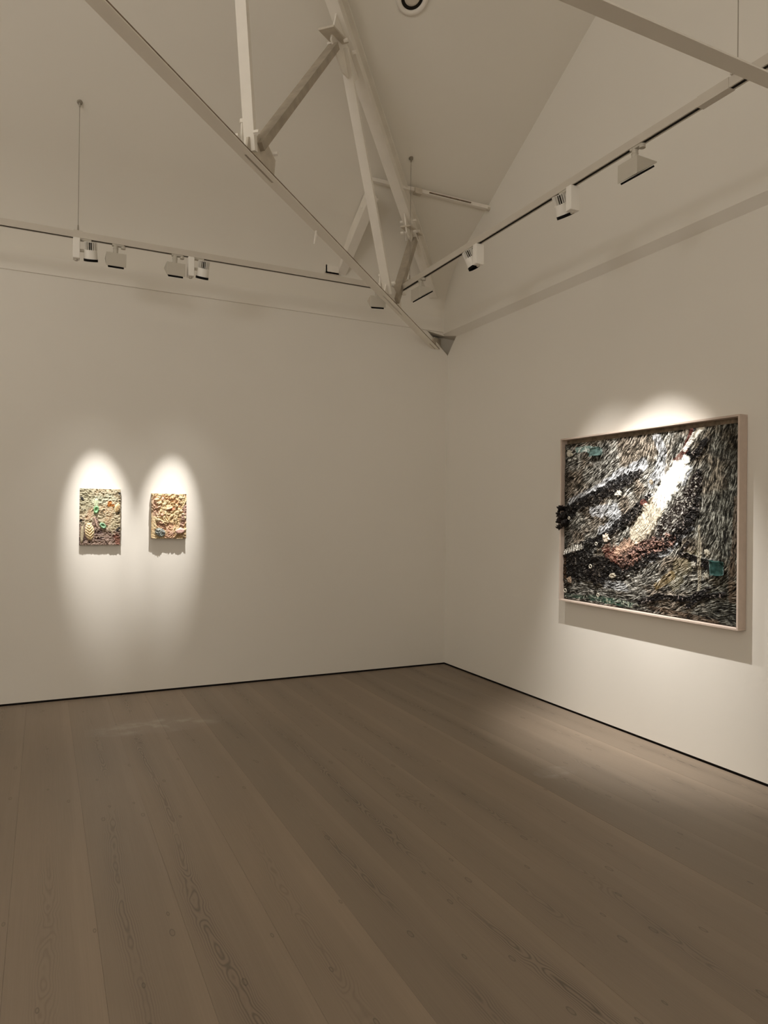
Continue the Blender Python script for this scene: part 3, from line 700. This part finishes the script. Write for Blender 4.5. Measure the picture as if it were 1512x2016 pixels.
        o = part('teal_scrap', bm, mat('teal_enamel', col, .25, .2, 60, .5, .35, 40), t, smooth=True); o['label'] = lab
    patch([(.863,.685),(.929,.687),(.929,.754),(.868,.758)], (.03, .085, .075), 2.0, 'dark teal scrap')
    patch([(.20,.078),(.268,.076),(.272,.123),(.19,.125)], (.20, .32, .30), 5.0, 'pale teal scrap')
    return t
IMPD = mat('dark_impasto', (.010, .007, .006), .6, .4, 120, .2, .4, 50)
SHELL = mat('shell_white', (.66, .62, .52), .4, .1, 80, .4, .1, 30)
big_painting()

def lobed(name, c, rx, rz_, thick, col, parent, kind, rot=0, seed=0, label=None, material=None):
    """raised applied piece on the left wall; c = centre (x, z), stands off to -y"""
    from mathutils import noise as mn
    bm = bmesh.new(); nr, na = (26, 56) if kind == 'leaf' else (10, 28)
    R_ = Matrix.Rotation(rot, 3, 'Y'); ctr = Vector((c[0], -c[2], c[1]))
    rings_ = []
    for j in range(nr + 1):
        q = j / nr; ring_ = []
        for k in range(na):
            a = 2 * math.pi * k / na
            ex = 1 + .10 * mn.noise(Vector((math.cos(a) * 2, math.sin(a) * 2, seed)))
            x = rx * q * math.cos(a) * ex; z = rz_ * q * math.sin(a) * ex
            dome = thick * math.sqrt(max(0, 1 - q * q))
            if kind == 'leaf': dome = thick * (1 - q ** 4) + .50 * thick * math.sin((z - abs(x) * .9) / rz_ * 19) * (1 - q ** 6)
            if kind == 'shell': dome = thick * (1 - abs(q - .7) * 1.6) if q > .25 else thick * .1
            if kind == 'crystal': dome = thick * math.sqrt(max(0, 1 - q ** 3)) * (1 + .5 * mn.noise(Vector((x * 90, z * 90, seed)))) + .3 * thick * mn.noise(Vector((x * 200, z * 200, seed + 4)))
            if kind == 'disc': dome = thick * (1 - q ** 6) + .0015 * mn.noise(Vector((x * 120, z * 120, seed)))
            ring_.append(bm.verts.new(ctr + R_ @ Vector((x, -dome, z))))
        rings_.append(ring_)
    for j in range(nr):
        for k in range(na):
            try: bm.faces.new((rings_[j][k], rings_[j + 1][k], rings_[j + 1][(k + 1) % na], rings_[j][(k + 1) % na]))
            except ValueError: pass
    bk = [bm.verts.new(v.co + Vector((0, .012 + thick * .3, 0))) for v in rings_[-1]]
    for k in range(na): bm.faces.new((rings_[-1][k], bk[k], bk[(k + 1) % na], rings_[-1][(k + 1) % na]))
    bm.faces.new(bk[::-1])
    bmesh.ops.remove_doubles(bm, verts=bm.verts[:], dist=1e-6)
    o = part(name, bm, material or mat(name + '_paint', col, .5, .3, 150, .35, .25, 80), parent, smooth=(kind != 'crystal'))
    if label: o['label'] = label
    return o

def small_left():
    x0, x1, z1, z0 = -3.530, -3.214, 1.745, 1.276; W_, H_ = x1 - x0, z1 - z0
    t = empty('relief_painting', ((x0 + x1) / 2, -.01, (z0 + z1) / 2), 'small unframed relief panel with two green shells and a ribbed cream leaf', 'painting')
    nx, ny = 170, 250; U, V = np.meshgrid(np.linspace(0, 1, nx), np.linspace(0, 1, ny)); asp = (W_, H_)
    crk = vnoise(ny, nx, 14, 11, 3); fin = vnoise(ny, nx, 6, 12, 2); big = vnoise(ny, nx, 45, 13, 2); wob = vnoise(ny, nx, 14, 14, 3)
    rid = 1 - np.abs(crk * 2 - 1) * 3
    C = np.zeros((ny, nx, 3)) + np.array([.56, .46, .30])
    mixc(C, (.74, .68, .50), np.clip((rid - .3) * 1.5, 0, 1) * .8); mixc(C, (.24, .19, .11), np.clip((.42 - crk) * 8, 0, 1) * .7)
    mixc(C, (.40, .40, .27), poly_mask(U, V, [(.1, .05, .08), (.12, .3, .07), (.45, .2, .05)], asp, .5, wob) * .5)
    mixc(C, (.60, .62, .46), poly_mask(U, V, [(.38, .22, .04), (.72, .18, .06)], asp, .5, wob) * .6)
    mixc(C, (.70, .42, .22), poly_mask(U, V, [(.58, .38, .05), (.8, .3, .03), (.65, .6, .04)], asp, .6, wob) * .55 * np.clip(fin * 2 - .4, 0, 1))
    mixc(C, (.55, .20, .04), poly_mask(U, V, [(.74, .24, .022), (.70, .30, .014), (.82, .29, .012)], asp, .4, wob))
    mixc(C, (.58, .36, .22), poly_mask(U, V, [(.28, .38, .03), (.2, .52, .03)], asp, .5, wob) * .6)
    low = np.clip((V - .62 - .12 * (U - .5) + (wob - .5) * .35) * 7, 0, 1) + poly_mask(U, V, [(.38, .55, .03), (.45, .95, .06)], asp, .5, wob)
    low = np.clip(low, 0, 1)
    mixc(C, (.26, .17, .135), low * .88); mixc(C, (.42, .30, .26), low * np.clip((fin - .5) * 4, 0, 1) * .7)
    mixc(C, (.09, .05, .04), low * np.clip((.45 - crk) * 9, 0, 1))
    mixc(C, (.22, .06, .03), poly_mask(U, V, [(.9, .85, .03), (.95, .97, .03)], asp, .5, wob) * .7)
    mixc(C, (.55, .48, .30), poly_mask(U, V, [(.88, .6, .05), (.8, .7, .03)], asp, .5, wob) * .6)
    for p in ([(.04, .17, .012), (.07, .2, .010)], [(.97, .08, .012)], [(.06, .37, .006)], [(.98, .2, .006)], [(.92, .56, .006)], [(.03, .57, .012)], [(.96, .43, .010)], [(.97, .7, .012), (.92, .74, .01)]):
        mixc(C, (.02, .018, .015), poly_mask(U, V, p, asp, .3, wob))
    mixc(C, (.34, .29, .20), poly_mask(U, V, [(.08, .6, .012), (.07, .8, .018), (.07, .95, .008)], asp, .3) * .9)
    C *= .70 * (.8 + .4 * fin)[..., None]
    Hh = .004 * rid + .005 * (fin - .5) + .006 * (big - .5); Hh = np.clip(Hh, -.006, .012)
    relief_mesh('panel', (x0, 0, z1), (1, 0, 0), (0, 0, -1), (0, -1, 0), 0, 1, 0, 1, W_, H_, Hh, C, .028, IMPASTO2, t)
    def q(u, v, h=.030): return (x0 + u * W_, z1 - v * H_, h)
    lobed('green_shell', q(.40, .375), .020, .034, .014, (.20, .40, .20), t, 'shell', .12, 1, 'pale green oval shell')
    lobed('green_shell', q(.57, .655), .020, .030, .014, (.24, .42, .26), t, 'shell', -.75, 2, 'pale green oval shell, tilted')
    lobed('green_shell', q(.40, .25), .017, .036, .005, (.50, .56, .38), t, 'disc', .05, 9, 'faded green petal above')
    lobed('ribbed_leaf', q(.245, .76), .036, .072, .013, (.74, .58, .36), t, 'leaf', -.1, 3, 'cream leaf with chevron ribs')
    lobed('cream_shell', q(.92, .335), .021, .040, .012, (.78, .60, .36), t, 'leaf', .2, 4)
    lobed('tapered_pod', q(.065, .82), .014, .075, .010, (.42, .36, .25), t, 'disc', .03, 5)
    lobed('folded_strip', q(.40, .60), .008, .050, .008, (.46, .32, .26), t, 'disc', -.3, 6)
    return t
def small_right():
    x0, x1, z1, z0 = -2.964, -2.672, 1.717, 1.328; W_, H_ = x1 - x0, z1 - z0
    t = empty('relief_painting', ((x0 + x1) / 2, -.01, (z0 + z1) / 2), 'small unframed golden relief panel with a grey rock and a pink disc', 'painting')
    nx, ny = 160, 210; U, V = np.meshgrid(np.linspace(0, 1, nx), np.linspace(0, 1, ny)); asp = (W_, H_)
    crk = vnoise(ny, nx, 13, 111, 3); fin = vnoise(ny, nx, 6, 112, 2); big = vnoise(ny, nx, 45, 113, 2); wob = vnoise(ny, nx, 14, 114, 3)
    cz = [(.5, .5, 70)]; ang = np.arctan2(-(V - 1.0), (U - .55)) + (big - .5) * 2.5
    l = lic(vnoise(ny, nx, 5, 115), ang, 8); rid = 1 - np.abs(crk * 2 - 1) * 3
    C = np.zeros((ny, nx, 3)) + np.array([.80, .60, .34])
    mixc(C, (.86, .70, .44), np.clip(.4 + .4 * l, 0, 1) * .8); mixc(C, (.42, .22, .11), np.clip((.44 - crk) * 7, 0, 1) * .6)
    mixc(C, (.74, .36, .16), poly_mask(U, V, [(.45, .1, .03), (.7, .15, .03), (.75, .27, .02)], asp, .5, wob) * .6)
    mixc(C, (.56, .33, .27), poly_mask(U, V, [(.06, .15, .04), (.12, .45, .04)], asp, .5, wob) * .6)
    mixc(C, (.50, .18, .08), poly_mask(U, V, [(.48, .37, .014), (.61, .33, .018)], asp, .4, wob) * .9)
    mixc(C, (.46, .28, .25), poly_mask(U, V, [(.97, .3, .03), (.96, .55, .04), (.85, .72, .02)], asp, .5, wob) * .8)
    mixc(C, (.42, .20, .15), poly_mask(U, V, [(.22, .66, .03), (.33, .75, .03)], asp, .5, wob) * .7)
    mixc(C, (.66, .38, .26), poly_mask(U, V, [(.55, .75, .05), (.52, .97, .06)], asp, .5, wob) * .6)
    mixc(C, (.34, .22, .10), poly_mask(U, V, [(.72, .95, .03), (.98, .93, .03)], asp, .4) * .6)
    C *= .74 * (.78 + .44 * fin)[..., None]
    deep = np.clip(.4 + 1.2 * (V > .0) * (1 - np.abs(U - .5)), 0, 1)
    Hh = .0045 * l * deep + .006 * rid * deep + .006 * (big - .5); Hh = np.clip(Hh, -.010, .018)
    smooth_m = poly_mask(U, V, [(.03, .45, .03), (.03, 1.0, .03)], asp, .5); Hh = Hh * (1 - .85 * smooth_m)
    relief_mesh('panel', (x0, 0, z1), (1, 0, 0), (0, 0, -1), (0, -1, 0), 0, 1, 0, 1, W_, H_, Hh, C, .044, IMPASTO2, t)
    def q(u, v, h=.046): return (x0 + u * W_, z1 - v * H_, h)
    lobed('rock', q(.25, .865), .046, .036, .022, (.20, .22, .20), t, 'crystal', .5, 1, 'rough grey green rock', mat('grey_rock', (.23, .25, .23), .45, .5, 120, .5, .6, 60))
    lobed('pink_disc', q(.82, .83), .043, .027, .020, (.72, .48, .42), t, 'disc', -.15, 2, 'pale pink oval disc')
    sc_ = [(.75, .02, .012, .008, 0), (.84, .38, .013, .010, .3), (.14, .13, .022, .009, -.2), (.31, .12, .010, .016, .3), (.2, .2, .022, .007, -.3), (.91, .45, .014, .006, .2), (.9, .70, .013, .007, .4),
           (.96, .53, .008, .012, 0), (.72, .26, .012, .013, 0), (.3, .47, .013, .012, 0), (.2, .58, .018, .010, .2), (.22, .22, .018, .006, -.5), (.2, .30, .02, .005, -.5), (.5, .33, .03, .008, -.3)]
    for i, (u, v, a, b_, r) in enumerate(sc_):
        lobed('chip', q(u, v, .05), a, b_, .008, (.80, .66, .42) if i % 3 else (.78, .55, .46), t, 'disc', r, 10 + i, None, CHIPA if i % 3 else CHIPB)
    for i in range(16):   # thin sticks fanning up from the lower middle
        rr_ = random.Random(50 + i); a0 = Vector((x0 + W_ * (.45 + .25 * rr_.random()), -.052, z1 - H_ * (.80 + .17 * rr_.random()))); an = math.radians(rr_.uniform(15, 165) if i % 2 else rr_.uniform(25, 70))
        b0 = a0 + Vector((math.cos(an) * .05, -.004, math.sin(an) * .05)); b0.x = min(max(b0.x, x0 + .01), x1 - .01)
        bm = bmesh.new(); add_cyl(bm, a0, b0, .0028, .002, seg=6); part('stick', bm, CHIPB if i % 2 else CHIPA, t)
    return t
CHIPA = mat('cream_chip', (.82, .68, .44), .5, .3, 150, .3, .15, 60)
CHIPB = mat('pink_chip', (.76, .50, .38), .5, .3, 150, .3, .15, 60)
small_left(); small_right()
